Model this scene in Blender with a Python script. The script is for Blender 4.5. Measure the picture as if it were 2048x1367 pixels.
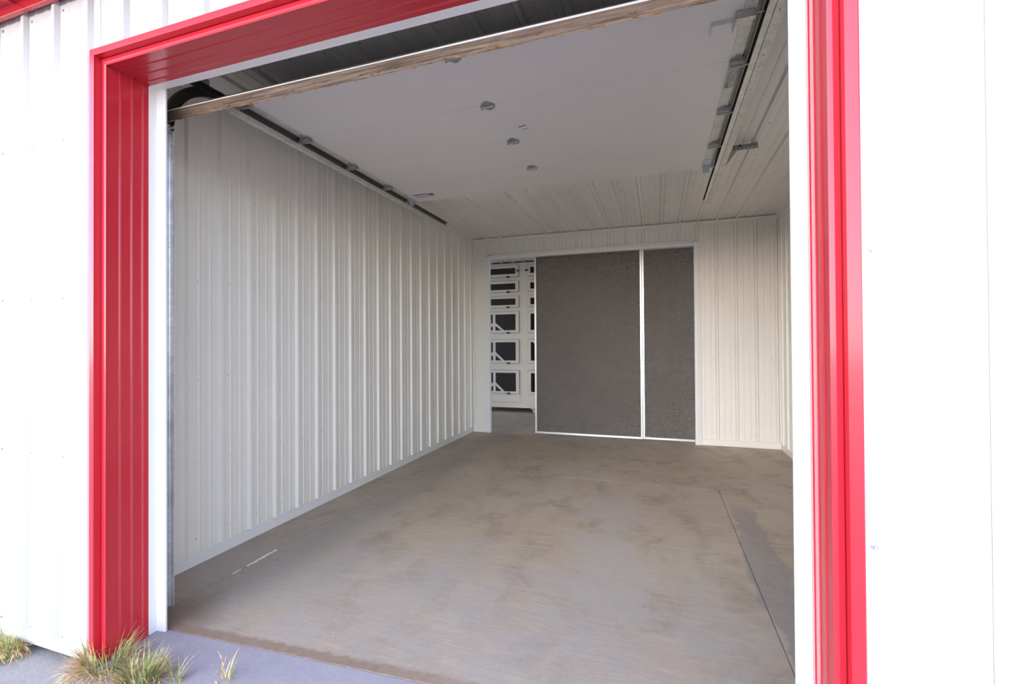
import bpy, bmesh, math, random
from mathutils import Vector, Matrix
random.seed(7)
S = bpy.context.scene
for o in list(bpy.data.objects): bpy.data.objects.remove(o)
COL = S.collection

# ------------------------------------------------------------------ camera
cam = bpy.data.cameras.new('camera'); camo = bpy.data.objects.new('camera', cam); COL.objects.link(camo)
cr = Vector((0.94546305, 0.32567238, -0.00609281)); cu = Vector((0.00854897, -0.00611123, 0.99994478)); cf = Vector((-0.32561716, 0.94546293, 0.00856211))
m = Matrix((cr, cu, -cf)).transposed().to_4x4(); m.translation = Vector((2.25480, -1.38388, 1.35052))
camo.matrix_world = m
cam.sensor_width = 36; cam.sensor_fit = 'HORIZONTAL'; cam.lens = 944.4656 / 2048 * 36
cam.shift_x = (1024 - 989.4877) / 2048; cam.shift_y = -(683.5 - 678.6477) / 2048
cam.clip_start = 0.02; cam.clip_end = 300
S.camera = camo
# ------------------------------------------------------------------ sky, sun, exposure
SUN_DIR = Vector((-0.25, -0.82, 0.34)).normalized()     # hazy sun in front of the building, to the left
w = bpy.data.worlds.new('sky'); S.world = w; w.use_nodes = True
nt = w.node_tree; bg = nt.nodes['Background']
sky = nt.nodes.new('ShaderNodeTexSky'); sky.sky_type = 'NISHITA'; sky.sun_disc = False
sky.sun_elevation = math.asin(SUN_DIR.z); sky.sun_rotation = math.atan2(SUN_DIR.x, SUN_DIR.y)
sky.dust_density = 0.5; sky.ozone_density = 1.0
hs = nt.nodes.new('ShaderNodeHueSaturation'); hs.inputs['Saturation'].default_value = 0.55
wb = nt.nodes.new('ShaderNodeMix'); wb.data_type = 'RGBA'; wb.blend_type = 'MULTIPLY'; wb.inputs[0].default_value = 1; wb.inputs[7].default_value = (.935, .97, 1.115, 1)   # camera white balance
nt.links.new(sky.outputs[0], hs.inputs['Color']); nt.links.new(hs.outputs[0], wb.inputs[6]); nt.links.new(wb.outputs[2], bg.inputs['Color'])
bg.inputs['Strength'].default_value = 0.42
sd = bpy.data.lights.new('sun', 'SUN'); sd.energy = 0.30; sd.angle = math.radians(60); sd.color = (1, .97, .96)
so = bpy.data.objects.new('sun', sd); COL.objects.link(so); so.location = (-4, -8, 6)
so.rotation_euler = SUN_DIR.to_track_quat('Z', 'Y').to_euler()
vs = S.view_settings
vs.view_transform = 'Standard'; vs.look = 'None'; vs.gamma = 1; vs.use_curve_mapping = False
vs.exposure = 0.90

# ------------------------------------------------------------------ materials
def srgb(r, g, b):
    f = lambda c: ((c / 255) / 12.92 if c / 255 <= .04045 else ((c / 255 + .055) / 1.055) ** 2.4)
    return (f(r), f(g), f(b), 1)
class NT:
    def __init__(s, name):
        s.m = bpy.data.materials.new(name); s.m.use_nodes = True
        s.t = s.m.node_tree; s.b = s.t.nodes['Principled BSDF']
        s.pos = None
    def n(s, typ, ins=None, **kw):
        d = s.t.nodes.new(typ)
        for k, v in kw.items(): setattr(d, k, v)
        for k, v in (ins or {}).items():
            if hasattr(v, 'links') or isinstance(v, bpy.types.NodeSocket): s.t.links.new(v, d.inputs[k])
            else: d.inputs[k].default_value = v
        return d
    def P(s):
        if s.pos is None: s.pos = s.n('ShaderNodeNewGeometry').outputs['Position']
        return s.pos
    def mapping(s, scale, loc=(0, 0, 0)):
        return s.n('ShaderNodeMapping', {'Vector': s.P(), 'Scale': scale, 'Location': loc}).outputs[0]
    def noise(s, scale, detail=4, rough=.55, vec=None, dist=0):
        return s.n('ShaderNodeTexNoise', {'Vector': vec or s.P(), 'Scale': scale, 'Detail': detail, 'Roughness': rough, 'Distortion': dist}).outputs[0]
    def ramp(s, fac, a, b, ca=(0, 0, 0, 1), cb=(1, 1, 1, 1)):
        d = s.n('ShaderNodeValToRGB', {'Fac': fac}); e = d.color_ramp.elements
        e[0].position = a; e[1].position = b; e[0].color = ca; e[1].color = cb
        return d.outputs[0]
    def mix(s, fac, a, b, mode='MIX'):
        d = s.n('ShaderNodeMix', data_type='RGBA', blend_type=mode)
        for idx, v in ((0, fac), (6, a), (7, b)):
            if isinstance(v, bpy.types.NodeSocket): s.t.links.new(v, d.inputs[idx])
            else: d.inputs[idx].default_value = v
        return d.outputs[2]
    def math(s, op, a, b=None, clamp=False):
        d = s.n('ShaderNodeMath', operation=op, use_clamp=clamp)
        for idx, v in ((0, a), (1, b)):
            if v is None: continue
            if isinstance(v, bpy.types.NodeSocket): s.t.links.new(v, d.inputs[idx])
            else: d.inputs[idx].default_value = v
        return d.outputs[0]
    def sstep(s, v, a, b):
        d = s.n('ShaderNodeMapRange', {'Value': v, 'From Min': a, 'From Max': b}, interpolation_type='SMOOTHSTEP'); return d.outputs[0]
    def bump(s, h, strength=.3, dist=.01):
        d = s.n('ShaderNodeBump', {'Height': h, 'Strength': strength, 'Distance': dist}); s.set('Normal', d.outputs[0])
    def set(s, k, v):
        if isinstance(v, bpy.types.NodeSocket): s.t.links.new(v, s.b.inputs[k])
        else: s.b.inputs[k].default_value = v
    def xyz(s):
        return s.n('ShaderNodeSeparateXYZ', {'Vector': s.P()}).outputs

def simple(name, col, rough=.5, metal=0, spec=.5, coat=0):
    n = NT(name); n.set('Base Color', col); n.set('Roughness', rough); n.set('Metallic', metal); n.set('Specular IOR Level', spec)
    if coat: n.set('Coat Weight', coat); n.set('Coat Roughness', .08)
    return n.m
def paint(name, col, rough, var=.03, coat=0):
    n = NT(name)
    f = n.noise(2.5, 3); c2 = tuple(c * (1 - var * 2) for c in col[:3]) + (1,)
    n.set('Base Color', n.mix(f, c2, col)); n.set('Roughness', rough)
    if coat: n.set('Coat Weight', coat); n.set('Coat Roughness', .1)
    n.bump(n.noise(1.6, 2), .06, .02)
    return n.m
M = {}
M['white'] = paint('white_painted_steel', (.88, .85, .775, 1), .38)
M['ceil'] = paint('white_painted_ceiling_steel', (.88, .855, .80, 1), .30)
M['extwhite'] = paint('bright_white_painted_steel', (.60, .61, .625, 1), .40, .01)
M['trimwhite'] = paint('white_trim', (.83, .82, .80, 1), .35, .015)
M['red'] = paint('red_painted_steel', (.56, .022, .038, 1), .26, .04, .35)
M['doorwhite'] = paint('white_door_skin', (.81, .775, .735, 1), .42, .02)
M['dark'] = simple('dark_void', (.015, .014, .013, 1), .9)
M['trackshade'] = simple('track_shade_grey', (.15, .15, .14, 1), .5, .4)  # grey standing for the shade inside the left track channel
M['slabfill'] = simple('wall_core', (.35, .33, .30, 1), .9)
M['alu'] = simple('brushed_aluminium', (.78, .78, .78, 1), .32, .9)
M['rubberblack'] = simple('black_rubber', (.02, .02, .02, 1), .6)
M['screw'] = simple('zinc_screw', (.42, .42, .43, 1), .45, .6)
M['screwwhite'] = simple('painted_screw', (.60, .58, .55, 1), .45)
M['rackwhite'] = paint('white_enamel', (.84, .77, .66, 1), .35, .02)
M['pane'] = simple('dark_tinted_glass', (.018, .016, .015, 1), .06, 0, .6)
M['latch'] = simple('dark_latch_metal', (.09, .085, .08, 1), .45, .6)
M['blue'] = simple('blue_print', srgb(40, 62, 120), .5)
M['redprint'] = simple('red_print', srgb(190, 70, 60), .5)
M['paper'] = simple('white_sticker', (.80, .78, .76, 1), .45)
M['ink'] = simple('black_print', (.03, .03, .03, 1), .5)
M['bluegalv'] = simple('clear_zinc_plate', (.60, .64, .70, 1), .35, .55)

def galv(name, base, rough=.42, metal=.75):
    n = NT(name)
    v = n.n('ShaderNodeTexVoronoi', {'Vector': n.P(), 'Scale': 70.0}); sp = n.ramp(v.outputs['Color'], .2, .9)
    f = n.noise(9, 4); c = n.mix(sp, tuple(c * .82 for c in base) + (1,), base + (1,))
    c = n.mix(n.ramp(f, .45, .75), c, tuple(x * .7 for x in base) + (1,))
    n.set('Base Color', c); n.set('Metallic', metal); n.set('Roughness', rough)
    return n.m
M['galv'] = galv('galvanised_steel', (.66, .66, .63), .34, .7)
M['galvlight'] = galv('light_galvanised_steel', (.78, .76, .68), .5, .25)
M['galvbright'] = galv('bright_galvanised_steel', (.80, .81, .82), .28, .6)
M['hingegalv'] = galv('zinc_plated_hinge', (.46, .47, .45), .38, .5)
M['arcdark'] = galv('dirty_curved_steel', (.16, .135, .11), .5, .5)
M['galvdark'] = galv('dull_galvanised_steel', (.40, .40, .37), .4, .85)

n = NT('weathered_wood')
g = n.noise(10, 5, .6, n.mapping((.35, 14, 14))); h = n.noise(30, 3, .7)
c = n.mix(n.ramp(g, .35, .68), srgb(70, 57, 48), srgb(138, 122, 108))
c = n.mix(n.math('MULTIPLY', n.ramp(h, .60, .72), .6), c, srgb(140, 110, 78)); c = n.mix(n.ramp(n.noise(3, 3), .55, .8), c, srgb(118, 100, 88))
wx, wy, wz = n.xyz(); c = n.mix(n.math('MULTIPLY', n.sstep(n.math('ADD', wx, n.math('MULTIPLY', h, .5)), .75, .1), .7), c, srgb(78, 56, 40))
n.set('Base Color', c); n.set('Roughness', .85); n.bump(g, .5, .006); M['wood'] = n.m
n = NT('wood_splinter'); n.set('Base Color', srgb(120, 84, 46)); n.set('Roughness', .9); M['splinter'] = n.m

# embossed black mat on the sliding doors
n = NT('black_embossed_mat')
v1 = n.n('ShaderNodeTexVoronoi', {'Vector': n.mapping((1, 1, 1)), 'Scale': 42.0}).outputs['Distance']
v2 = n.n('ShaderNodeTexVoronoi', {'Vector': n.mapping((1.2, 1, .8)), 'Scale': 90.0}).outputs['Distance']
hgt = n.math('ADD', v1, n.math('MULTIPLY', v2, .5))
n.set('Base Color', n.mix(n.noise(3, 3), (.30, .275, .25, 1), (.37, .34, .31, 1)))
n.set('Roughness', .33); n.set('Specular IOR Level', .8); n.bump(hgt, 1.0, .05); M['mat'] = n.m

# interior concrete, stained and worn
n = NT('interior_concrete')
x, y, z = n.xyz()
big = n.noise(.9, 5, .6); mid = n.noise(3.2, 6, .65, n.mapping((1, .7, 1)), .6); fine = n.noise(26, 5, .7)
streak = n.noise(5, 5, .6, n.mapping((.9, 5.5, 1)), .5)
c = n.mix(n.ramp(big, .35, .68), (0.42, 0.325, 0.228, 1), (0.475, 0.40, 0.31, 1))
c = n.mix(n.math('MULTIPLY', n.ramp(mid, .48, .68), .72), c, (0.265, 0.205, 0.142, 1))
c = n.mix(n.math('MULTIPLY', n.ramp(streak, .50, .66), .40), c, (0.56, 0.49, 0.40, 1))
# worn pale strip down the middle and at the door
dist = n.math('ABSOLUTE', n.math('SUBTRACT', x, 1.95))
wob = n.math('MULTIPLY', n.math('SUBTRACT', n.noise(2.6, 6, .7), .5), 1.5)
pale = n.math('MULTIPLY', n.sstep(n.math('ADD', dist, wob), .30, .12), n.math('MULTIPLY', n.sstep(y, .6, 1.2), n.sstep(y, 3.3, 2.6)))
c = n.mix(n.math('MULTIPLY', pale, .72), c, (0.455, 0.405, 0.352, 1))
front = n.sstep(n.math('ADD', y, n.math('MULTIPLY', n.math('SUBTRACT', n.noise(2.2, 6, .7), .5), 2.2)), 1.75, 1.0)
c = n.mix(n.math('MULTIPLY', n.math('MULTIPLY', front, n.ramp(n.noise(3.4, 7, .72), .30, .62)), .80), c, (0.385, 0.352, 0.322, 1))
# grey patch beside the right-hand joint
gx = n.math('ABSOLUTE', n.math('SUBTRACT', x, 2.87)); gw = n.math('MULTIPLY', n.math('SUBTRACT', n.noise(2.0, 5, .65), .5), .25)
gp = n.math('MULTIPLY', n.sstep(n.math('ADD', gx, gw), .11, .085), n.math('MULTIPLY', n.sstep(y, .7, .9), n.sstep(y, 3.15, 2.7)))
c = n.mix(n.math('MULTIPLY', gp, .75), c, (0.279, 0.246, 0.230, 1))
# damp grey-green band along the left joint
lj = n.sstep(n.math('ADD', n.math('ABSOLUTE', n.math('SUBTRACT', x, .02)), n.math('MULTIPLY', n.math('SUBTRACT', mid, .5), .5)), .28, .05)
c = n.mix(n.math('MULTIPLY', lj, .5), c, (0.291, 0.275, 0.236, 1))
# brown dirt left under the door seal
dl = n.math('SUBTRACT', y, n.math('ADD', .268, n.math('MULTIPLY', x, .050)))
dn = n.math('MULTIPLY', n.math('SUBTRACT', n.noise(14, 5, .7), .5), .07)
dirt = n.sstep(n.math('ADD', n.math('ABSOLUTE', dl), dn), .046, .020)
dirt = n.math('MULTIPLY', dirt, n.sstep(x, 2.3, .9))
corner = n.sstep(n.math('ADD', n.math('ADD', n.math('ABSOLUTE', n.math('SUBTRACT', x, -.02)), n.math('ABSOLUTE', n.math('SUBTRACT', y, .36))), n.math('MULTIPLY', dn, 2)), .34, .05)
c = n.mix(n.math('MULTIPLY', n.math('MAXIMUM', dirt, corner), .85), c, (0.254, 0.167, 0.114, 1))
c = n.mix(n.math('MULTIPLY', n.ramp(fine, .35, .75), .22), c, (0.546, 0.496, 0.434, 1))
c = n.mix(n.ramp(n.noise(60, 2, .5), .72, .76), c, (0.198, 0.162, 0.124, 1))
n.set('Base Color', c)
n.set('Roughness', n.math('ADD', .42, n.math('MULTIPLY', mid, .30))); n.set('Specular IOR Level', .35)
n.bump(n.math('ADD', n.math('MULTIPLY', fine, .5), streak), .12, .01); M['floor'] = n.m

n = NT('outdoor_concrete')
c = n.mix(n.ramp(n.noise(1.4, 6, .65), .35, .7), (0.308, 0.290, 0.332, 1), (0.375, 0.362, 0.408, 1))
c = n.mix(n.math('MULTIPLY', n.ramp(n.noise(18, 5, .7), .4, .75), .3), c, (0.403, 0.394, 0.419, 1)); n.set('Base Color', c)
n.set('Roughness', .8); n.bump(n.noise(40, 5, .7), .15, .01); M['apron'] = n.m
n = NT('yard_ground')
x, y, z = n.xyz()
near = n.sstep(n.math('ADD', y, n.math('MULTIPLY', n.noise(.8, 3), 1.5)), -3.5, -2.8)
c1 = n.mix(n.ramp(n.noise(2.0, 6, .7), .35, .7), (.50, .43, .31, 1), (.60, .52, .39, 1))
c2 = n.mix(n.ramp(n.noise(3.0, 6, .7), .35, .7), (.28, .265, .25, 1), (.35, .335, .32, 1))
n.set('Base Color', n.mix(near, c1, c2)); n.set('Roughness', .9); n.bump(n.noise(30, 5, .7), .3, .02); M['ground'] = n.m
n = NT('foundation_edge'); n.set('Base Color', n.mix(n.noise(12, 5), (.50, .46, .42, 1), (.66, .62, .58, 1))); n.set('Roughness', .9); M['found'] = n.m
def grassmat(name, a, b):
    n = NT(name)
    n.set('Base Color', n.mix(n.ramp(n.noise(45, 2), .35, .65), a, b)); n.set('Roughness', .7); n.set('Specular IOR Level', .2); return n.m
M['straw'] = grassmat('dry_straw', srgb(176, 146, 102), srgb(230, 208, 166))
M['green'] = grassmat('green_blade', srgb(120, 140, 74), srgb(168, 176, 108))

# ------------------------------------------------------------------ mesh helpers
class MB:
    def __init__(s): s.v = []; s.f = []; s.mi = []
    def face(s, idx, mi=0): s.f.append(tuple(idx)); s.mi.append(mi)
    def box(s, a, b, mi=0):
        x0, y0, z0 = (min(a[i], b[i]) for i in range(3)); x1, y1, z1 = (max(a[i], b[i]) for i in range(3))
        o = len(s.v)
        s.v += [(x0, y0, z0), (x1, y0, z0), (x1, y1, z0), (x0, y1, z0), (x0, y0, z1), (x1, y0, z1), (x1, y1, z1), (x0, y1, z1)]
        for q in ((0, 3, 2, 1), (4, 5, 6, 7), (0, 1, 5, 4), (1, 2, 6, 5), (2, 3, 7, 6), (3, 0, 4, 7)): s.face([o + i for i in q], mi)
        return s
    def prism(s, pts, vec, mi=0):
        """closed polygon pts (3-D) extruded by vec"""
        o = len(s.v); k = len(pts); vec = Vector(vec)
        s.v += [tuple(p) for p in pts] + [tuple(Vector(p) + vec) for p in pts]
        s.face(list(range(o, o + k))[::-1], mi); s.face(range(o + k, o + 2 * k), mi)
        for i in range(k): j = (i + 1) % k; s.face((o + i, o + j, o + k + j, o + k + i), mi)
        return s
    def cyl(s, a, b, r, n=12, mi=0, r2=None):
        a = Vector(a); b = Vector(b); d = (b - a).normalized(); t = d.orthogonal().normalized(); q = d.cross(t)
        r2 = r if r2 is None else r2; o = len(s.v)
        for c, rr in ((a, r), (b, r2)):
            for i in range(n):
                A = 2 * math.pi * i / n; s.v.append(tuple(c + (t * math.cos(A) + q * math.sin(A)) * rr))
        s.face(list(range(o, o + n))[::-1], mi); s.face(range(o + n, o + 2 * n), mi)
        for i in range(n): j = (i + 1) % n; s.face((o + i, o + j, o + n + j, o + n + i), mi)
        return s
    def sweep(s, frames, prof, closed=True, mi=0):
        """frames: list of (origin, A, B); prof: list of (a,b)"""
        o = len(s.v); k = len(prof)
        for c, A, B in frames:
            for a, b in prof: s.v.append(tuple(Vector(c) + Vector(A) * a + Vector(B) * b))
        for r in range(len(frames) - 1):
            for i in range(k if closed else k - 1):
                j = (i + 1) % k; s.face((o + r * k + i, o + r * k + j, o + (r + 1) * k + j, o + (r + 1) * k + i), mi)
        if closed:
            s.face(list(range(o, o + k))[::-1], mi); e = o + (len(frames) - 1) * k; s.face(range(e, e + k), mi)
        return s
    def mesh(s, name, mats, fix=True):
        me = bpy.data.meshes.new(name); me.from_pydata(s.v, [], s.f)
        for mt in (mats if isinstance(mats, (list, tuple)) else [mats]): me.materials.append(M[mt] if isinstance(mt, str) else mt)
        for p, i in zip(me.polygons, s.mi): p.material_index = i
        if fix:
            b = bmesh.new(); b.from_mesh(me); bmesh.ops.recalc_face_normals(b, faces=b.faces); b.to_mesh(me); b.free()
        me.update(); return me
    def build(s, name, mats, parent=None, bevel=0, fix=True, smooth=False):
        me = s.mesh(name, mats, fix)
        o = bpy.data.objects.new(name, me); COL.objects.link(o); o.parent = parent
        if smooth:
            for p in me.polygons: p.use_smooth = True
        if bevel:
            md = o.modifiers.new('bevel', 'BEVEL'); md.width = bevel; md.segments = 2; md.limit_method = 'ANGLE'
        return o
def link_mesh(name, me, parent, mw=None):
    o = bpy.data.objects.new(name, me); COL.objects.link(o); o.parent = parent
    if mw is not None: o.matrix_local = mw
    return o
def tag(o, label=None, cat=None, group=None, kind=None):
    if label: o['label'] = label
    if cat: o['category'] = cat
    if group: o['group'] = group
    if kind: o['kind'] = kind
    return o
def struct(o, label=None, cat=None): return tag(o, label, cat, None, 'structure')
def thing(name, label, cat, group=None, loc=(0, 0, 0)):
    o = bpy.data.objects.new(name, None); COL.objects.link(o); o.location = loc; o.empty_display_size = .1
    return tag(o, label, cat, group)

RS = 0.2286
def ribs_profile(u0, u1, phase, h=.019, lift=0):
    pts = []
    k0 = math.floor((u0 - phase) / RS) - 1; k1 = math.ceil((u1 - phase) / RS) + 1
    for k in range(k0, k1 + 1):
        c = phase + k * RS
        pts += [(c - .0225, 0), (c - .0205, -.0035), (c - .0185, 0), (c - .0105, h), (c + .0105, h), (c + .0185, 0), (c + .0205, -.0035), (c + .0225, 0)]
        for mm in (.0762, .1524):
            pts += [(c + mm - .011, 0), (c + mm - .005, .0032), (c + mm + .005, .0032), (c + mm + .011, 0)]
    out = []
    def at(u):
        for (a, ha), (b, hb) in zip(pts, pts[1:]):
            if a <= u <= b: return ha + (hb - ha) * (u - a) / (b - a + 1e-9)
        return 0
    out.append((u0, at(u0))); out += [p for p in pts if u0 + 1e-4 < p[0] < u1 - 1e-4]; out.append((u1, at(u1)))
    return [(u, hh + lift) for u, hh in out]
def sheet(name, parent, O, U, V, Nn, u0, u1, v0, v1, phase, mat, lift=0):
    O, U, V, Nn = map(Vector, (O, U, V, Nn)); b = MB()
    pr = ribs_profile(u0, u1, phase, .019, lift)
    for v in (v0, v1):
        for u, h in pr: b.v.append(tuple(O + U * u + V * v + Nn * h))
    k = len(pr)
    flip = U.cross(V).dot(Nn) < 0
    for i in range(k - 1):
        q = (i, i + 1, k + i + 1, k + i); b.face(q[::-1] if flip else q)
    return b.build(name, mat, parent, fix=False)
def sheets(parent, O, U, V, Nn, u0, u1, v0, v1, phase, mat):
    """3-foot sheets, each four ribs wide, side by side"""
    wd = 4 * RS; k = math.floor((u0 - phase - .022) / wd)
    a = u0; i = 0
    while a < u1 - 1e-3:
        k += 1; e = min(u1, phase + .022 + k * wd)
        if e - a > .02 or e >= u1: sheet('panel', parent, O, U, V, Nn, a, e, v0, v1, phase, mat, .0012 * (i % 2)); a = e; i += 1

# ------------------------------------------------------------------ main dimensions
XL, XR, YB, ZC = -.434, 3.720, 5.404, 2.963        # inside faces of the bay
JX, H, JD = 2.664, 2.572, .182                     # right jamb, head height, jamb depth
YW = 5.447                                         # back of the partition
YF = 9.0                                           # far end of the back room
XB0, XB1 = -3.0, 4.4                               # back room

# ------------------------------------------------------------------ ground, floor
g = MB(); g.box((-45, -45, -.4), (45, 45, -.05)); struct(g.build('ground', 'ground'), 'dry yard ground in front of the building', 'ground')
f = MB(); f.box((XB0, .22, -.3), (XB1, YF, -.008)); floor = struct(f.build('floor', 'floor'), 'stained tan concrete floor of the bay', 'floor')
gp = .0022
EDGE = lambda xx: .245 + .050 * xx
for xa, xb in ((XL - .1, -.13 - gp), (-.13 + gp, 2.77 - gp), (2.77 + gp, XR + .1)):
    s = MB(); s.prism([(xa, EDGE(xa), -.05), (xb, EDGE(xb), -.05), (xb, 3.362 - gp, -.05), (xa, 3.362 - gp, -.05)], (0, 0, .05)); s.build('slab', 'floor', floor, bevel=.0015)
for a, b in (((XL - .1, 3.362 + gp * .6), (XR + .1, 7.0 - gp)), ((XB0, 7.0 + gp), (XB1, YF))):
    s = MB(); s.box((a[0], a[1], -.05), (b[0], b[1], 0)); s.build('slab', 'floor', floor, bevel=.003)
s = MB(); s.box((XB0, 5.6, -.05), (XL - .1, 7.0, 0)); s.build('slab', 'floor', floor)
s = MB(); s.box((XR + .1, 5.6, -.05), (XB1, 7.0, 0)); s.build('slab', 'floor', floor)
for y0, y1, wd in ((.76, .82, .016), (.86, 1.10, .030)):      # white filler left in the joint
    cb = MB(); k = 9; pts = []
    for i in range(k): yy = y0 + (y1 - y0) * i / (k - 1); pts.append((-.13 + wd * (.3 + .7 * random.random()) * .5, yy, .0006))
    for i in range(k - 1, -1, -1): yy = y0 + (y1 - y0) * i / (k - 1); pts.append((-.13 - wd * (.3 + .7 * random.random()) * .5, yy, .0006))
    cb.prism(pts, (0, 0, .002)); cb.build('joint_filler', 'paper', floor)
ap = MB(); q0, q1 = -.03, JX + .05
for xx in (q0, q1):
    ap.v += [(xx, EDGE(xx) - .001, -.0002), (xx, EDGE(xx) - .003, -.2), (xx, -3.0, -.2), (xx, -3.0, -.045), (xx, -.3, -.012)]
for i in range(5): j = (i + 1) % 5; ap.face((i, j, 5 + j, 5 + i))
ap.face((4, 3, 2, 1, 0)); ap.face((5, 6, 7, 8, 9))
struct(ap.build('apron', 'apron', bevel=.004), 'pale concrete apron at the foot of the opening', 'concrete apron')

# ------------------------------------------------------------------ walls of the bay
b = MB(); b.box((XL - .14, .2, -.05), (XL - .007, YW, 3.05)); wl = struct(b.build('wall_left', 'trimwhite'))
sheets(wl, (XL, 0, 0), (0, 1, 0), (0, 0, 1), (1, 0, 0), .21, YB, .078, ZC - .03, .714, 'white')
b = MB(); b.box((XR + .007, .2, -.05), (XR + .14, YW, 3.05)); wr = struct(b.build('wall_right', 'trimwhite'))
sheets(wr, (XR, 0, 0), (0, 1, 0), (0, 0, 1), (-1, 0, 0), .21, YB, .078, ZC - .03, .70, 'white')
OX0, OX1, OZ = -.157, 2.722, 2.632                 # rear doorway
b = MB(); b.box((XB0, YB + .007, -.05), (OX0, YW, 3.05)); b.box((OX1, YB + .007, -.05), (XB1, YW, 3.05)); b.box((OX0, YB + .007, OZ), (OX1, YW, 3.05))
wb = struct(b.build('wall_back', 'trimwhite'))
BP = -.207
sheets(wb, (0, YB, 0), (1, 0, 0), (0, 0, 1), (0, -1, 0), XL, OX0 - .07, .075, ZC - .03, BP, 'white')
sheets(wb, (0, YB, 0), (1, 0, 0), (0, 0, 1), (0, -1, 0), OX0 - .07, OX1 + .075, OZ + .06, ZC - .03, BP, 'white')
sheets(wb, (0, YB, 0), (1, 0, 0), (0, 0, 1), (0, -1, 0), OX1 + .075, XR, .075, ZC - .03, BP, 'white')
# little screw heads on the inside sheets
def dots(parent, spots, axis, r=.006, mat='screwwhite', d=.003):
    q = MB(); A = Vector(axis)
    for p in spots: p = Vector(p); q.cyl(p, p + A * d, r, 6)
    o = q.build('screw_heads', mat, parent); tag(o, None, None, None, 'stuff')
sp = []
for k in range(-2, 21):
    for z in (.16, .62, 1.146, 1.746, 2.353): sp.append((XL, .775 + k * RS + random.uniform(-.01, .01), z + random.uniform(-.012, .012)))
dots(wl, [p for p in sp if .25 < p[1] < YB - .03], (1, 0, 0))
sp = []
for k in range(12, 17):
    for z in (.16, .62, 1.146, 1.746, 2.353): sp.append((BP + k * RS + RS - .05, YB, z))
dots(wb, [p for p in sp if 2.86 < p[0] < 3.7], (0, -1, 0))

# ceiling
b = MB(); b.box((XB0, .1, ZC + .007), (XB1, YF, 3.05)); ce = struct(b.build('ceiling', 'slabfill'))
sheets(ce, (0, 0, ZC), (1, 0, 0), (0, 1, 0), (0, 0, -1), XL, XR, .19, YB, BP + .012, 'ceil')
sheets(ce, (0, 0, ZC), (1, 0, 0), (0, 1, 0), (0, 0, -1), XB0, XB1, YW, YF, BP + .012, 'ceil')
sp = []
for k in range(0, 18):
    for y in (.75, 1.35, 1.95, 2.55, 3.15, 3.75, 4.35, 4.95): sp.append((BP + .055 + k * RS, y + random.uniform(-.015, .015), ZC - .002))
dots(ce, sp, (0, 0, -1), .0055, 'screw')

# front wall
EX0, EX1 = -3.2, 5.6
b = MB(); b.box((EX0, .012, -.012), (-.008, .2, 3.05)); b.box((JX + .008, .012, -.012), (EX1, .2, 3.05)); b.box((-.008, .012, H + .008), (JX + .008, .2, 3.05))
wf = struct(b.build('wall_front', 'trimwhite'))
FP = -.5875 + 3 * RS * 0
def front_sheets(u0, u1, v0, v1, phase): sheets(wf, (0, .007, 0), (1, 0, 0), (0, 0, 1), (0, -1, 0), u0, u1, v0, v1, phase, 'extwhite')
front_sheets(EX0, -.045, .024, 2.93, -.570)
front_sheets(-.045, JX + .04, H + .04, 2.93, -.570)
front_sheets(JX + .04, EX1, .006, 2.93, 2.951)
scm = MB(); scm.cyl((0, .004, 0), (0, -.0015, 0), .0085, 12); scm.cyl((0, -.0015, 0), (0, -.0055, 0), .0050, 6); scme = scm.mesh('screw', 'screw')
for xs in [-.527 - k * RS for k in range(0, 4)] + [-.299, 2.752, 2.962, 2.962 + RS]:
    for z in (.042, .852, 1.573, 2.293, 2.885):
        if xs > 2.6 and z == .042: continue
        link_mesh('screw', scme, wf, Matrix.Translation((xs, .008, z + random.uniform(-.004, .004))))
# foundation edge under the sheets, near-black to paint the shaded gap there
b = MB(); b.box((EX0, .03, -.3), (-.03, .2, -.012)); b.box((JX + .06, .03, -.3), (EX1, .2, -.012)); struct(b.build('foundation', 'dark'), 'foundation edge under the front wall, painted dark for the shaded gap', 'foundation')
b = MB(); b.prism([(EX0, -.004, .030), (EX0, -.004, .000), (EX0, -.014, -.006), (EX0, -.014, -.017), (EX0, .05, -.017), (EX0, .05, .030)], (-.045 - EX0, 0, 0)); struct(b.build('trim_1', 'found'), 'chalky white sill strip under the left wall sheets', 'sill')
# the rest of the shell: back room, roof
b = MB(); b.box((XB0 - .15, .2, -.05), (XB0, 5.65, 3.05)); b.box((XB0 - .15, 7.4, -.05), (XB0, YF, 3.05)); b.box((XB0 - .15, 5.65, 2.75), (XB0, 7.4, 3.05)); struct(b.build('wall_far_left', 'trimwhite'))  # unseen side opening, added to let daylight onto the cabinet
b = MB(); b.box((XB0 - .15, YF, -.05), (XB1 + .15, YF + .15, 3.05)); struct(b.build('wall_far', 'trimwhite'))
b = MB(); b.box((XB1, YW - .15, -.05), (XB1 + .15, 5.75, 3.05)); b.box((XB1, 8.6, -.05), (XB1 + .15, YF, 3.05)); b.box((XB1, 5.75, 2.7), (XB1 + .15, 8.6, 3.05))
struct(b.build('wall_far_right', 'trimwhite'))  # its opening is likewise added, to bring daylight into the back room
b = MB(); b.prism([(EX0, -.45, 3.03), (EX0, -.45, 3.10), (EX0, 4.6, 4.35), (EX0, 9.6, 3.10), (EX0, 9.6, 3.03), (EX0, .2, 3.03)], (EX1 - EX0, 0, 0)); struct(b.build('roof', 'red'), 'red metal roof over the building', 'roof')
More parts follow.
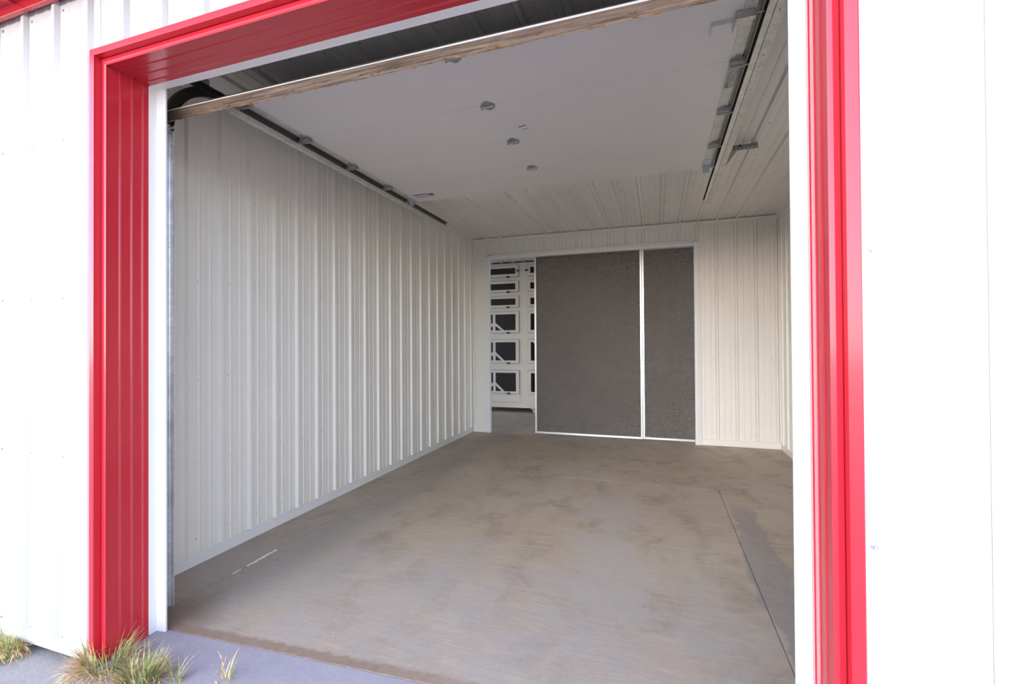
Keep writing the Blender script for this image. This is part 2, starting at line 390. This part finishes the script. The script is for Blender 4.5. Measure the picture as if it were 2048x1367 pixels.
# red soffit and channel at the eave
b = MB(); b.box((EX0, -.45, 2.955), (EX1, -.004, 2.975))
for k in range(40): xx = EX0 + .1 + k * RS; b.box((xx, -.45, 2.947), (xx + .02, -.03, 2.956))
struct(b.build('trim_2', 'red'), 'red ribbed soffit under the eave', 'soffit')
b = MB(); b.box((EX0, -.0385, 2.910), (EX1, -.018, 2.957)); struct(b.build('trim_3', 'red', bevel=.003), 'red channel where the white sheets meet the soffit', 'trim')

# ------------------------------------------------------------------ red frame of the opening
LW, RD = .031, .030      # lip width, how far the outer flange stands forward
jr = [(0, 0), (.27, 0), (.30, .0022), (.33, 0), (.54, 0), (.57, .0022), (.60, 0), (.80, 0), (.83, .0022), (.86, 0), (1, 0)]   # pressed lines along the depth
def red_profile(lw, fw):
    # (across away from the opening, depth): 0 = reveal face
    p = [(-h, JD * t) for t, h in reversed(jr)]            # reveal, from the back to the front
    p += [(-.003, -.003), (.002, -.006), (.008, -.006)]    # rolled edge
    p += [(lw - .003, -.001), (lw - .003, .010), (lw, .010), (lw, -RD), (lw + fw, -RD), (lw + fw + .003, -RD + .002), (lw + fw + .003, .006)]
    return p
def red_side(name, x, sgn, lw, label, zb):
    b = MB(); P = red_profile(lw, .027)
    fr = []
    o = 0
    for end in (0, 1):
        for a, d in P:
            z = zb if end == 0 else H + a          # mitred top
            b.v.append((x - sgn * a, d, z))
    k = len(P)
    for i in range(k - 1): b.face((i, i + 1, k + i + 1, k + i))
    ob = b.build(name, 'red', None); md = ob.modifiers.new('thick', 'SOLIDIFY'); md.thickness = .0012; md.offset = 0
    return struct(ob, label, 'door frame')
red_side('trim_4', 0.0, 1, LW, 'tall red metal jamb left of the opening', -.012)
red_side('trim_5', JX, -1, .0255, 'tall red metal jamb right of the opening', -.012)
b = MB(); PL = red_profile(LW, .027); PR = red_profile(.0255, .027)
for end, (PP, xx, sg) in enumerate(((PL, 0.0, 1), (PR, JX, -1))):
    for (a, d), (a0, d0) in zip(PP, PL): b.v.append((xx - sg * a, d0, H + a0))
k = len(PL)
for i in range(k - 1): b.face((i, i + 1, k + i + 1, k + i))
ob = b.build('trim_6', 'red'); md = ob.modifiers.new('thick', 'SOLIDIFY'); md.thickness = .0012; md.offset = 0
struct(ob, 'red metal header across the top of the opening', 'door frame')
# white stops behind the red frame
YS = .222
def stop(name, x, sgn, wd, label):
    b = MB(); b.prism([(x - sgn * .02, JD - .002, 0), (x + sgn * .0015, JD - .002, 0), (x + sgn * .0015, YS - .004, 0), (x + sgn * (wd - .006), YS, 0), (x + sgn * wd, YS + .003, 0), (x + sgn * wd, YS + .012, 0), (x - sgn * .02, YS + .012, 0)], (0, 0, H))
    return struct(b.build(name, 'trimwhite', bevel=.0015), label, 'door stop')
stop('trim_7', 0, 1, .049, 'white vinyl stop strip on the left red jamb')
stop('trim_8', JX, -1, .032, 'white vinyl stop strip on the right red jamb')
b = MB(); b.box((-.02, JD - .002, H - .0015), (JX + .02, YS + .004, H + .02)); struct(b.build('trim_9', 'trimwhite', bevel=.0015), 'white strip under the back of the red header', 'door stop')

# ------------------------------------------------------------------ inside corner trims, skirting, rear doorway casing
def corner(name, a, c, label): 
    b = MB(); b.box(a, c); return struct(b.build(name, 'white', bevel=.003), label, 'trim')
corner('trim_10', (XL, YB - .026, ZC - .055), (XR, YB, ZC - .012), 'white angle along the top of the rear wall')
corner('trim_11', (XL, .21, ZC - .055), (XL + .026, YB - .026, ZC - .018), 'white angle along the top of the left wall')
corner('trim_12', (XR - .026, .21, ZC - .055), (XR, YB - .026, ZC - .012), 'white angle along the top of the right wall')
corner('trim_13', (XL, YB - .028, .078), (XL + .028, YB, ZC - .055), 'white corner angle between left and rear walls')
corner('trim_14', (XR - .024, YB - .024, .078), (XR, YB, ZC - .055), 'white corner angle between right and rear walls')
corner('baseboard_right', (OX1 + .07, YB - .012, 0), (XR, YB + .01, .078), 'cream skirting along the rear wall')
corner('baseboard_left', (XL, YB - .012, 0), (OX0 - .06, YB + .01, .075), 'cream skirting left of the rear doorway')
corner('baseboard_side', (XR - .010, .21, 0), (XR + .01, YB - .012, .078), 'cream skirting along the right wall')
b = MB(); b.box((XL - .02, .21, 0), (XL - .004, YB - .012, .084)); struct(b.build('baseboard_long', 'trimwhite'), 'pale skirting along the left wall', 'skirting')
def casing(name, x0, x1, z0, z1, label, ax):
    b = MB(); b.box((x0, YB - .034, z0), (x1, YW - .002, z1))
    if ax == 'l': b.box((x0 - .030, YB - .024, z0), (x0, YB + .004, z1 + .028))
    if ax == 'r': b.box((x1, YB - .024, z0), (x1 + .026, YB + .004, z1 + .028))
    if ax == 't': b.box((x0, YB - .024, z1), (x1, YB + .004, z1 + .028))
    return struct(b.build(name, 'trimwhite', bevel=.003), label, 'door casing')
casing('trim_15', OX0 - .045, OX0 + .002, 0, OZ + .045, 'white casing on the left of the rear doorway', 'l')
casing('trim_16', OX1 - .002, OX1 + .048, 0, OZ + .045, 'white casing on the right of the rear doorway', 'r')
casing('trim_17', OX0 + .002, OX1 - .002, OZ - .002, OZ + .045, 'white casing across the top of the rear doorway', 't')

# ------------------------------------------------------------------ sliding doors
def slide(x0, x1, y, label, handle, st_l, st_r):
    t = thing('sliding_door', label, 'door', None, ((x0 + x1) / 2, y, 0))
    cx = (x0 + x1) / 2
    z0, z1 = .012, OZ + .035
    def part(nm, a, c, mat='alu', bev=.003):
        q = MB(); q.box((a[0] - cx, a[1], a[2]), (c[0] - cx, c[1], c[2])); return q.build(nm, mat, t, bevel=bev)
    part('panel', (x0 + .01, -.006, z0 + .01), (x1 - .01, .006, z1 - .01), 'mat', 0)
    part('stile', (x0, -.017, z0), (x0 + st_l, .017, z1)); part('stile', (x1 - st_r, -.017, z0), (x1, .017, z1))
    part('bottom_rail', (x0 + st_l, -.016, z0), (x1 - st_r, .016, z0 + .030)); part('top_rail', (x0 + st_l, -.016, z1 - .03), (x1 - st_r, .016, z1))
    if handle:
        q = MB(); q.box((x0 - cx - .022, -.012, 1.355), (x0 - cx, .006, 1.385)); q.build('pull', 'paper', t, bevel=.004)
    return t
slide(.518, 2.054, 5.500, 'wide black matted sliding door with bright metal frame, half across the rear doorway', True, .030, .026)
slide(2.056, 2.800, 5.520, 'narrow black matted sliding door next to the right casing', False, .027, .030)
# ------------------------------------------------------------------ white cabinet of cages in the back room
RY = 7.50
rk = thing('cage_cabinet', 'tall white cabinet of glazed cages seen through the rear doorway', 'cabinet', None, (-.2, RY, 0))
def R(a, c, nm, mat, parent=rk, bev=.002, ob=None):
    q = MB(); q.box((a[0] + .2, a[1], a[2]), (c[0] + .2, c[1], c[2])); return q.build(nm, mat, parent, bevel=bev)
R((-1.46, .012, .092), (1.02, .85, 2.932), 'body', 'rackwhite')
rows = [(2.660, 2.886, 2.718, 2.834, 0), (2.366, 2.584, 2.410, 2.531, 0), (2.062, 2.282, 2.108, 2.234, 0), (1.560, 1.980, 1.612, 1.926, 1), (.964, 1.430, 1.017, 1.375, 1), (.370, .825, .411, .774, 1)]
for cx, sg in ((-.813, 1), (.377, -1)):
    hw, ww = .508, .444
    for i, (z0, z1, v0, v1, br) in enumerate(rows):
        q = MB()
        X0, X1 = cx - hw + .2, cx + hw + .2; W0, W1 = cx - ww + .2, cx + ww + .2
        q.box((X0, -.012, z0), (X1, .008, v0)); q.box((X0, -.012, v1), (X1, .008, z1)); q.box((X0, -.012, v0), (W0, .008, v1)); q.box((W1, -.012, v0), (X1, .008, v1))
        d = q.build('cage_door', 'rackwhite', rk, bevel=.002)
        q = MB(); q.box((X0 - .005, .006, z0 - .005), (X1 + .005, .013, z1 + .005)); q.build('gap_shade', 'dark', d)  # near-black sheet painting the shaded gap round the cage door
        q = MB(); q.box((W0 - .004, .000, v0 - .004), (W1 + .004, .005, v1 + .004)); q.build('pane', 'pane', d)
        lx = cx + .295 * sg + .2
        q = MB(); q.box((lx - .032, -.022, z0 - .018), (lx + .032, -.011, z0 + .018)); q.box((lx - .012, -.028, z0 - .010), (lx + .012, -.021, z0 + .010)); q.build('latch', 'latch', d, bevel=.002)
        if i == 0:
            lx = (X1 if sg > 0 else X0); q = MB(); q.box((lx - .040, -.022, z0 + .100), (lx + .022, -.011, z0 + .130)); q.build('latch', 'latch', d, bevel=.002)
        if br:
            bx = cx + .2; mid = v0 + (v1 - v0) * .45
            q = MB(); q.box((bx - .026, -.014, v0), (bx + .026, -.001, v1))
            for s2 in (-1, 1):
                q.prism([(bx + s2 * .0, -.015, mid + .035), (bx, -.015, mid - .030), (bx + s2 * .155, -.015, v0 - .005), (bx + s2 * .215, -.015, v0 - .005)], (0, .013, 0))
            q.build('brace', 'rackwhite', d)
R((-1.32, -.004, .205), (-.300, .014, .330), 'kick_panel', 'rackwhite'); R((-.135, -.004, .205), (.885, .014, .330), 'kick_panel', 'rackwhite')
for px in (-1.36, -.02, .92):
    q = MB(); q.prism([(px + .2 - .07, .03, .092), (px + .2 + .04, .03, .092), (px + .2 + .02, .03, .030), (px + .2 - .01, .03, .030)], (0, .06, 0)); q.cyl((px + .205, .035, .036), (px + .205, .085, .036), .036, 14)
    q.build('caster', 'galv', rk)

# ------------------------------------------------------------------ overhead sectional door
DX0, DX1 = -.078, 2.697; FX0, FX1 = -.026, 2.618; T = .047; ZD = 2.790
od = thing('overhead_door', 'white sectional overhead door rolled up under the ceiling', 'garage door', None, (1.3, .757, ZD))
def loc(p): return (p[0] - 1.3, p[1] - .757, p[2] - ZD)
joints = [.757, 1.290, 1.823, 2.356, 2.880]
ANG = math.atan2(2.790 - 2.478, .757 - .322)
BD = Vector((0, -math.cos(ANG), -math.sin(ANG))); BN = Vector((0, -math.sin(ANG), math.cos(ANG)))      # down the bottom section / its outer face
def obox(b, o, A, B, C, ra, rb, rc, mi=0):
    o = Vector(o); base = len(b.v)
    for c in rc:
        for a, bb in ((ra[0], rb[0]), (ra[1], rb[0]), (ra[1], rb[1]), (ra[0], rb[1])): b.v.append(tuple(o + A * a + B * bb + C * c))
    for q in ((0, 3, 2, 1), (4, 5, 6, 7), (0, 1, 5, 4), (1, 2, 6, 5), (2, 3, 7, 6), (3, 0, 4, 7)): b.face([base + i for i in q], mi)
X3 = Vector((1, 0, 0)); Y3 = Vector((0, 1, 0)); Z3 = Vector((0, 0, 1))
secs = []
for i in range(5):
    if i == 0: o, A, B, C, L = Vector(loc((0, .757, ZD))), X3, BD, BN, .535
    else: o, A, B, C, L = Vector(loc((0, joints[i - 1], ZD))), X3, Y3, Z3, joints[i] - joints[i - 1]
    q = MB(); obox(q, o, A, B, C, (FX0, FX1), (.0016, L - (.0016 if i else .012)), (0, T)); sec = q.build('section', 'doorwhite', od, bevel=.0015); secs.append(sec)
    for x0, x1 in ((DX0, FX0), (FX1, DX1 - .026)):
        q = MB(); obox(q, o, A, B, C, (x0, x1), (.003, L - .003), (-.0035, T)); q.build('end_stile', 'galvlight', sec, bevel=.001)
    q = MB(); obox(q, o, A, B, C, (DX1 - .024, DX1), (.003, L - .003), (.004, T)); q.build('edge_cap', 'galvdark', sec)
# wooden bottom rail, splintered along the lower corner
o = Vector(loc((0, .757, ZD))) + BD * .535
b = MB(); nseg = 60
for s_ in range(nseg + 1):
    xx = DX0 + (DX1 - DX0) * s_ / nseg
    for bb, cc in ((-.02, .001), (.002 + random.uniform(-.002, .002), -.001 + random.uniform(-.0015, .0015)), (.006, T - .004), (-.02, T - .003)): b.v.append(tuple(o + X3 * xx + BD * bb + BN * cc))
for s_ in range(nseg):
    for i in range(4): j = (i + 1) % 4; b.face((s_ * 4 + i, s_ * 4 + j, s_ * 4 + 4 + j, s_ * 4 + 4 + i))
b.face((0, 1, 2, 3)); b.face([nseg * 4 + i for i in (3, 2, 1, 0)])
br = b.build('bottom_rail', 'wood', od); tag(br, 'weathered grey-brown wooden bottom rail')
b = MB()
for i in range(170):
    xx = random.uniform(DX0 + .02, DX1 - .02) if i > 50 else random.uniform(DX0 + .02, .5); l = random.uniform(.004, .02); cc = random.uniform(-.003, .004) if random.random() < .7 else random.uniform(.004, T * .8)
    p = o + X3 * xx + BD * (.002 + .004 * max(cc, 0) / T) + BN * cc; obox(b, p, X3, BD, BN, (0, l), (-.001, .0022), (-.0016, .0012))
sp_ = b.build('splinters', 'splinter', br); tag(sp_, None, None, None, 'stuff')
q = MB()
for xx, th, ov in ((DX0, -.0035, .003), (.55, -.0035, .003), (1.5, .0020, .0066), (DX1, .0035, .007)):
    for bb, cc in ((-.05, T - .004), (ov, T - .004), (ov, T + th), (-.05, T + th)): q.v.append(tuple(o + X3 * xx + BD * bb + BN * cc))
for r_ in range(3):
    for i in range(4): j = (i + 1) % 4; q.face((r_ * 4 + i, r_ * 4 + j, r_ * 4 + 4 + j, r_ * 4 + 4 + i))
q.face((0, 1, 2, 3)); q.face((15, 14, 13, 12)); q.build('outer_skin', 'extwhite', secs[0])
# hinges
def hinge_mesh(wd, ln, end=False):
    """in the plane z=0 hanging down (-z); joint along x at y=0"""
    b = MB(); h = wd / 2
    for sg in (-1, 1):
        b.prism([(-h, sg * .006, 0), (h, sg * .006, 0), (h * .92, sg * ln * .45, 0), (h * .28, sg * ln, 0), (-h * .28, sg * ln, 0), (-h * .92, sg * ln * .45, 0)], (0, 0, -.003))
        b.cyl((0, sg * ln * .74, -.003), (0, sg * ln * .74, -.007), .006, 8)
    b.cyl((-h, -.004, -.011), (h, -.004, -.011), .009, 10)
    b.prism([(-h, -.022, -.003), (-h, .016, -.003), (-h, .010, -.022), (-h, -.014, -.022)], (.004, 0, 0)); b.prism([(h - .004, -.022, -.003), (h - .004, .016, -.003), (h - .004, .010, -.022), (h - .004, -.014, -.022)], (.004, 0, 0))
    b.box((-h, -.020, -.008), (h, -.014, -.003))
    if end:
        b.box((-h, -.030, -.020), (h, -.024, -.003)); b.cyl((-h, .010, -.022), (h, .010, -.022), .008, 10)
    return b.mesh('hinge', ['hingegalv'])
hc = hinge_mesh(.080, .052); he = hinge_mesh(.066, .062, True)
for i, jy in enumerate(joints[:4]):
    link_mesh('hinge', hc, od, Matrix.Translation(Vector(loc((1.297, jy + (.004 if i else .02), ZD)))))
    for xx in (-.048, 2.650): link_mesh('hinge', he, od, Matrix.Translation(Vector(loc((xx, jy + (.004 if i else .015), ZD - .004)))))
# rollers: shaft and wheel
for i, (ry, rz) in enumerate([(jy + .012, ZD - .024) for jy in joints[:4]] + [(2.80, ZD - .018), (.352, 2.462)]):
    for x0, x1 in ((-.066, -.112), (2.664, 2.722)):
        q = MB(); q.cyl(loc((x0, ry, rz)), loc((x1, ry, rz)), .0055, 10); q.cyl(loc((x1 - (.010 if x1 > 0 else -.010), ry, rz)), loc((x1, ry, rz)), .022, 18); q.build('roller', 'galv', od)
# bracket with a bent-down plate at each upper corner
for x0, x1 in ((-.070, -.026), (2.616, 2.664)):
    q = MB(); q.box(loc((x0, 2.66, ZD - .004)), loc((x1, 2.80, ZD - .008))); q.box(loc((x0, 2.800, ZD - .060)), loc((x1, 2.803, ZD - .004)))
    q.prism([loc((x0 - .002, 2.76, ZD - .006)), loc((x0 - .002, 2.80, ZD - .006)), loc((x0 - .002, 2.80, ZD - .056))], (.003, 0, 0))
    q.cyl(loc((x0 + .008, 2.775, ZD - .008)), loc((x0 + .008, 2.775, ZD - .013)), .006, 8); q.cyl(loc((x1 - .008, 2.775, ZD - .008)), loc((x1 - .008, 2.775, ZD - .013)), .006, 8)
    tag(q.build('corner_bracket', 'bluegalv', od), 'small bent plate of bluish zinc')
# slide lock on the second section
lk = MB(); lk.box(loc((2.592, .888, ZD - .038)), loc((2.668, .915, ZD - .004))); lk.box(loc((2.592, .915, ZD - .010)), loc((2.664, .992, ZD - .004))); lk.box(loc((2.588, .888, ZD - .030)), loc((2.592, 1.000, ZD - .004)))
lk = lk.build('slide_lock', 'galv', od, bevel=.002)
q = MB(); q.box(loc((2.500, .936, ZD - .020)), loc((2.590, .941, ZD - .004))); q.box(loc((2.496, .936, ZD - .020)), loc((2.501, 1.004, ZD - .006))); q.build('lock_handle', 'galvlight', lk)
q = MB(); q.cyl(loc((2.60, .900, ZD - .018)), loc((2.700, .900, ZD - .018)), .005, 8); q.build('bolt', 'galv', lk)
# bent pull handle on the third section
pts = [(2.672, 1.385, -.012), (2.655, 1.376, -.018), (2.640, 1.390, -.026), (2.640, 1.420, -.034), (2.645, 1.455, -.036), (2.646, 1.490, -.032), (2.642, 1.520, -.022), (2.640, 1.535, -.006)]
q = MB(); fr = []
for i, p in enumerate(pts):
    a = Vector(pts[max(i - 1, 0)]); c = Vector(pts[min(i + 1, len(pts) - 1)]); t = (c - a).normalized(); A = t.cross(Z3).normalized(); B = A.cross(t)
    wdt = (.006, .010, .014, .017, .015, .015, .016, .011)[i]; fr.append((Vector(loc((p[0], p[1], ZD + p[2]))), A * wdt, B * .0035))
q.sweep(fr, [(math.cos(2 * math.pi * k / 10), math.sin(2 * math.pi * k / 10)) for k in range(10)])
q.cyl(loc((2.640, 1.528, ZD - .012)), loc((2.620, 1.535, ZD - .014)), .005, 8)
q.build('pull_handle', 'hingegalv', od, smooth=False)
# printed stickers
q = MB(); zz = ZD - .0012
q.prism([loc((.020, 2.655, zz)), loc((.245, 2.668, zz)), loc((.240, 2.760, zz)), loc((.015, 2.765, zz))], (0, 0, .001), 0)
for (a0, a1, y0, y1, mi) in ((.022, .185, 2.668, 2.688, 1), (.185, .238, 2.674, 2.712, 1), (.020, .238, 2.728, 2.744, 2)): q.box(loc((a0, y0, zz - .0006)), loc((a1, y1, zz)), mi)
tag(q.build('sticker', ['paper', 'blue', 'redprint'], secs[4]), 'small sticker with a blue and a red stripe')
q = MB()
q.prism([loc((1.385, 1.580, zz)), loc((1.432, 1.572, zz)), loc((1.440, 1.617, zz)), loc((1.393, 1.625, zz))], (0, 0, .001), 0); q.prism([loc((1.397, 1.636, zz)), loc((1.444, 1.626, zz)), loc((1.454, 1.664, zz)), loc((1.405, 1.674, zz))], (0, 0, .001), 0)
q.prism([loc((1.392, 1.624, zz - .0005)), loc((1.444, 1.613, zz - .0005)), loc((1.446, 1.622, zz - .0005)), loc((1.394, 1.633, zz - .0005))], (0, 0, .001), 1); q.prism([loc((1.404, 1.674, zz - .0005)), loc((1.454, 1.663, zz - .0005)), loc((1.455, 1.667, zz - .0005)), loc((1.405, 1.678, zz - .0005))], (0, 0, .001), 1)
tag(q.build('sticker', ['doorwhite', 'ink'], secs[2]), 'tiny pale double label with black edges')

# ------------------------------------------------------------------ tracks
def track(xc, sgn, yend, label, cat, inner):
    """sgn = +1: the channel opens towards +x"""
    RV, ZT = .315, ZD - .022; YV = .345
    t = thing('door_track', label, cat, None, (xc, YV, 0))
    prof = [(.015, -.021), (.015, -.026), (-.013, -.026), (-.015, -.022), (-.015, .022), (-.013, .026), (.015, .026), (.015, .021), (.012, .021), (.012, .0235), (-.011, .0235), (-.0125, .021), (-.0125, -.021), (-.011, -.0235), (.012, -.0235), (.012, -.021)]
    def fr(y, z, ny, nz): return (Vector((0, y - YV, z)), Vector((sgn, 0, 0)), Vector((0, ny, nz)))
    q = MB(); q.sweep([fr(YV, .02, 1, 0), fr(YV, ZT - RV - .002, 1, 0)], prof); v = q.build('vertical_track', 'galvbright', t)
    q = MB(); arc = []
    for i in range(17):
        a = math.pi / 2 * i / 16; arc.append(fr(YV + RV - RV * math.cos(a), ZT - RV + RV * math.sin(a), math.cos(a), -math.sin(a)))
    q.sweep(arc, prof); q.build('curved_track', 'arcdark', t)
    q = MB(); q.sweep([fr(YV + RV + .002, ZT, 0, -1), fr(yend, ZT, 0, -1)], prof); q.build('horizontal_track', 'galv', t)
    q = MB(); q.box((sgn * -.0115, .10, ZT + .0195), (sgn * .0148, yend - YV - .02, ZT + .0232)); q.box((sgn * -.0122, .10, ZT - .0100), (sgn * -.0108, yend - YV - .02, ZT + .0220)); q.build('runway_shade', inner, t)  # dark lining paints the shaded gap between door edge and track
    # slotted angle bolted along the back of the track
    def bx(b, xa, xb, ya, yb, za, zb): b.box((sgn * xa, ya - YV, za), (sgn * xb, yb - YV, zb))
    b = MB(); zb = ZT - .024
    bx(b, -.016, -.0185, YV + RV + .10, yend - .06, zb, zb + .040); bx(b, -.016, -.058, YV + RV + .10, yend - .06, zb - .003, zb)
    ang = b.build('slotted_angle', 'galvlight', t)
    b = MB(); yy = YV + RV + .2
    while yy < yend - .2:
        bx(b, -.034, -.038, yy, yy + .014, zb - .0036, zb - .0028); bx(b, -.0345, -.0375, yy + .105, yy + .110, zb - .0036, zb - .0028); yy += .33
    tag(b.build('slots', 'latch', ang), None, None, None, 'stuff')
    for zz_ in (.30, 1.20, 2.10):
        b = MB(); bx(b, -.015, -.050, .232, .34, zz_, zz_ + .06); b.build('wall_bracket', 'galv', t)
    b = MB(); bx(b, -.017, -.020, .235, .60, ZT + .02, ZT + .075); bx(b, -.017, -.062, .46, .66, ZT + .030, ZT + .033); b.build('flag_bracket', 'galvlight', t)
    return t
track(-.103, 1, 3.75, 'galvanised door track beside the left wall', 'door track', 'trackshade')
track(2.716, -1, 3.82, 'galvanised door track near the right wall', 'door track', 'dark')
# perforated hanger from the ceiling to the right track
hg = thing('track_hanger', 'perforated steel strap hanging the right track from the ceiling', 'bracket', None, (2.9, 2.84, 2.94))
b = MB(); b.box((-.19, 0, -.045), (.125, .003, -.002)); b.box((-.19, .003, -.005), (.125, .035, -.002)); st = b.build('strap', 'galvdark', hg)
b = MB()
for k in range(8): b.cyl((.11 - .028 * k, -.0008, -.034), (.11 - .028 * k, .0002, -.034), .0062, 10)
tag(b.build('holes', 'ceil', st), 'row of round punched holes', None, None, 'stuff')
b = MB(); b.prism([(-.060, -.002, -.040), (-.020, -.002, -.040), (-.140, .22, -.165), (-.168, .22, -.165)], (0, .004, .003)); b.build('brace', 'galvdark', hg)
b = MB(); b.box((-.19, 0, -.165), (-.160, .003, -.005)); b.build('drop_leg', 'galvdark', hg)
b = MB(); b.cyl((-.005, -.006, -.012), (-.005, .003, -.012), .008, 8); b.build('bolt', 'dark', hg)

# ------------------------------------------------------------------ grass at the foot of the wall
def tuft(c, rad, nb, ht, label, dry=.8, sprawl=1.0, seed=0):
    rnd = random.Random(seed); b = MB()
    for i in range(nb):
        a = rnd.uniform(0, 2 * math.pi); rr = rad * math.sqrt(rnd.random()) * .6
        p = Vector((math.cos(a) * rr, math.sin(a) * rr * .8, -.004)); green = rnd.random() > dry
        L = ht * rnd.uniform(.5, 1.15) * (1.15 if green else 1); az = a + rnd.uniform(-.9, .9)
        out = Vector((math.cos(az), math.sin(az), 0)); lean = rnd.uniform(.05, .5) if green else rnd.uniform(.25, 1.1) * sprawl
        side = out.cross(Z3).normalized(); wd = rnd.uniform(.0014, .0030); n_ = 5; prev = None; el = math.pi / 2 - lean * .5; base = len(b.v)
        for s_ in range(n_ + 1):
            k = wd * (1 - (s_ / n_) ** 2 * .9)
            b.v.append(tuple(p - side * k)); b.v.append(tuple(p + side * k))
            p = p + (out * math.cos(el) + Z3 * math.sin(el)) * (L / n_); el -= lean * .42 * (1 if green else rnd.uniform(.7, 1.5))
            if p.x + c[0] < .004 and p.y + c[1] > -.040: p.y = -.040 - c[1]
            if p.z < .002: p.z = .002 + rnd.uniform(0, .004)
        for s_ in range(n_): b.face((base + 2 * s_, base + 2 * s_ + 1, base + 2 * s_ + 3, base + 2 * s_ + 2), 1 if green else 0)
    o = b.build('grass_tuft', ['straw', 'green'], None, fix=False); o.location = c
    return tag(o, label, 'grass', 'grass along the wall foot')
tuft((.030, -.022, -.047), .150, 1100, .150, 'thick dry grass tuft against the foot of the left red jamb', .90, 1.35, 3)
tuft((.262, -.030, -.030), .125, 620, .120, 'ragged half-green grass tuft on the apron edge', .82, 1.2, 5)
tuft((-.570, -.055, -.047), .150, 620, .100, 'low straw tuft under the white wall at the far left', .86, 1.5, 8)
tuft((.400, .010, -.010), .05, 18, .120, 'few green blades beside the ragged tuft', .30, .5, 11)
tuft((.590, .075, -.006), .06, 14, .130, 'thin pale sprig at the bottom edge of the apron', .85, .9, 14)
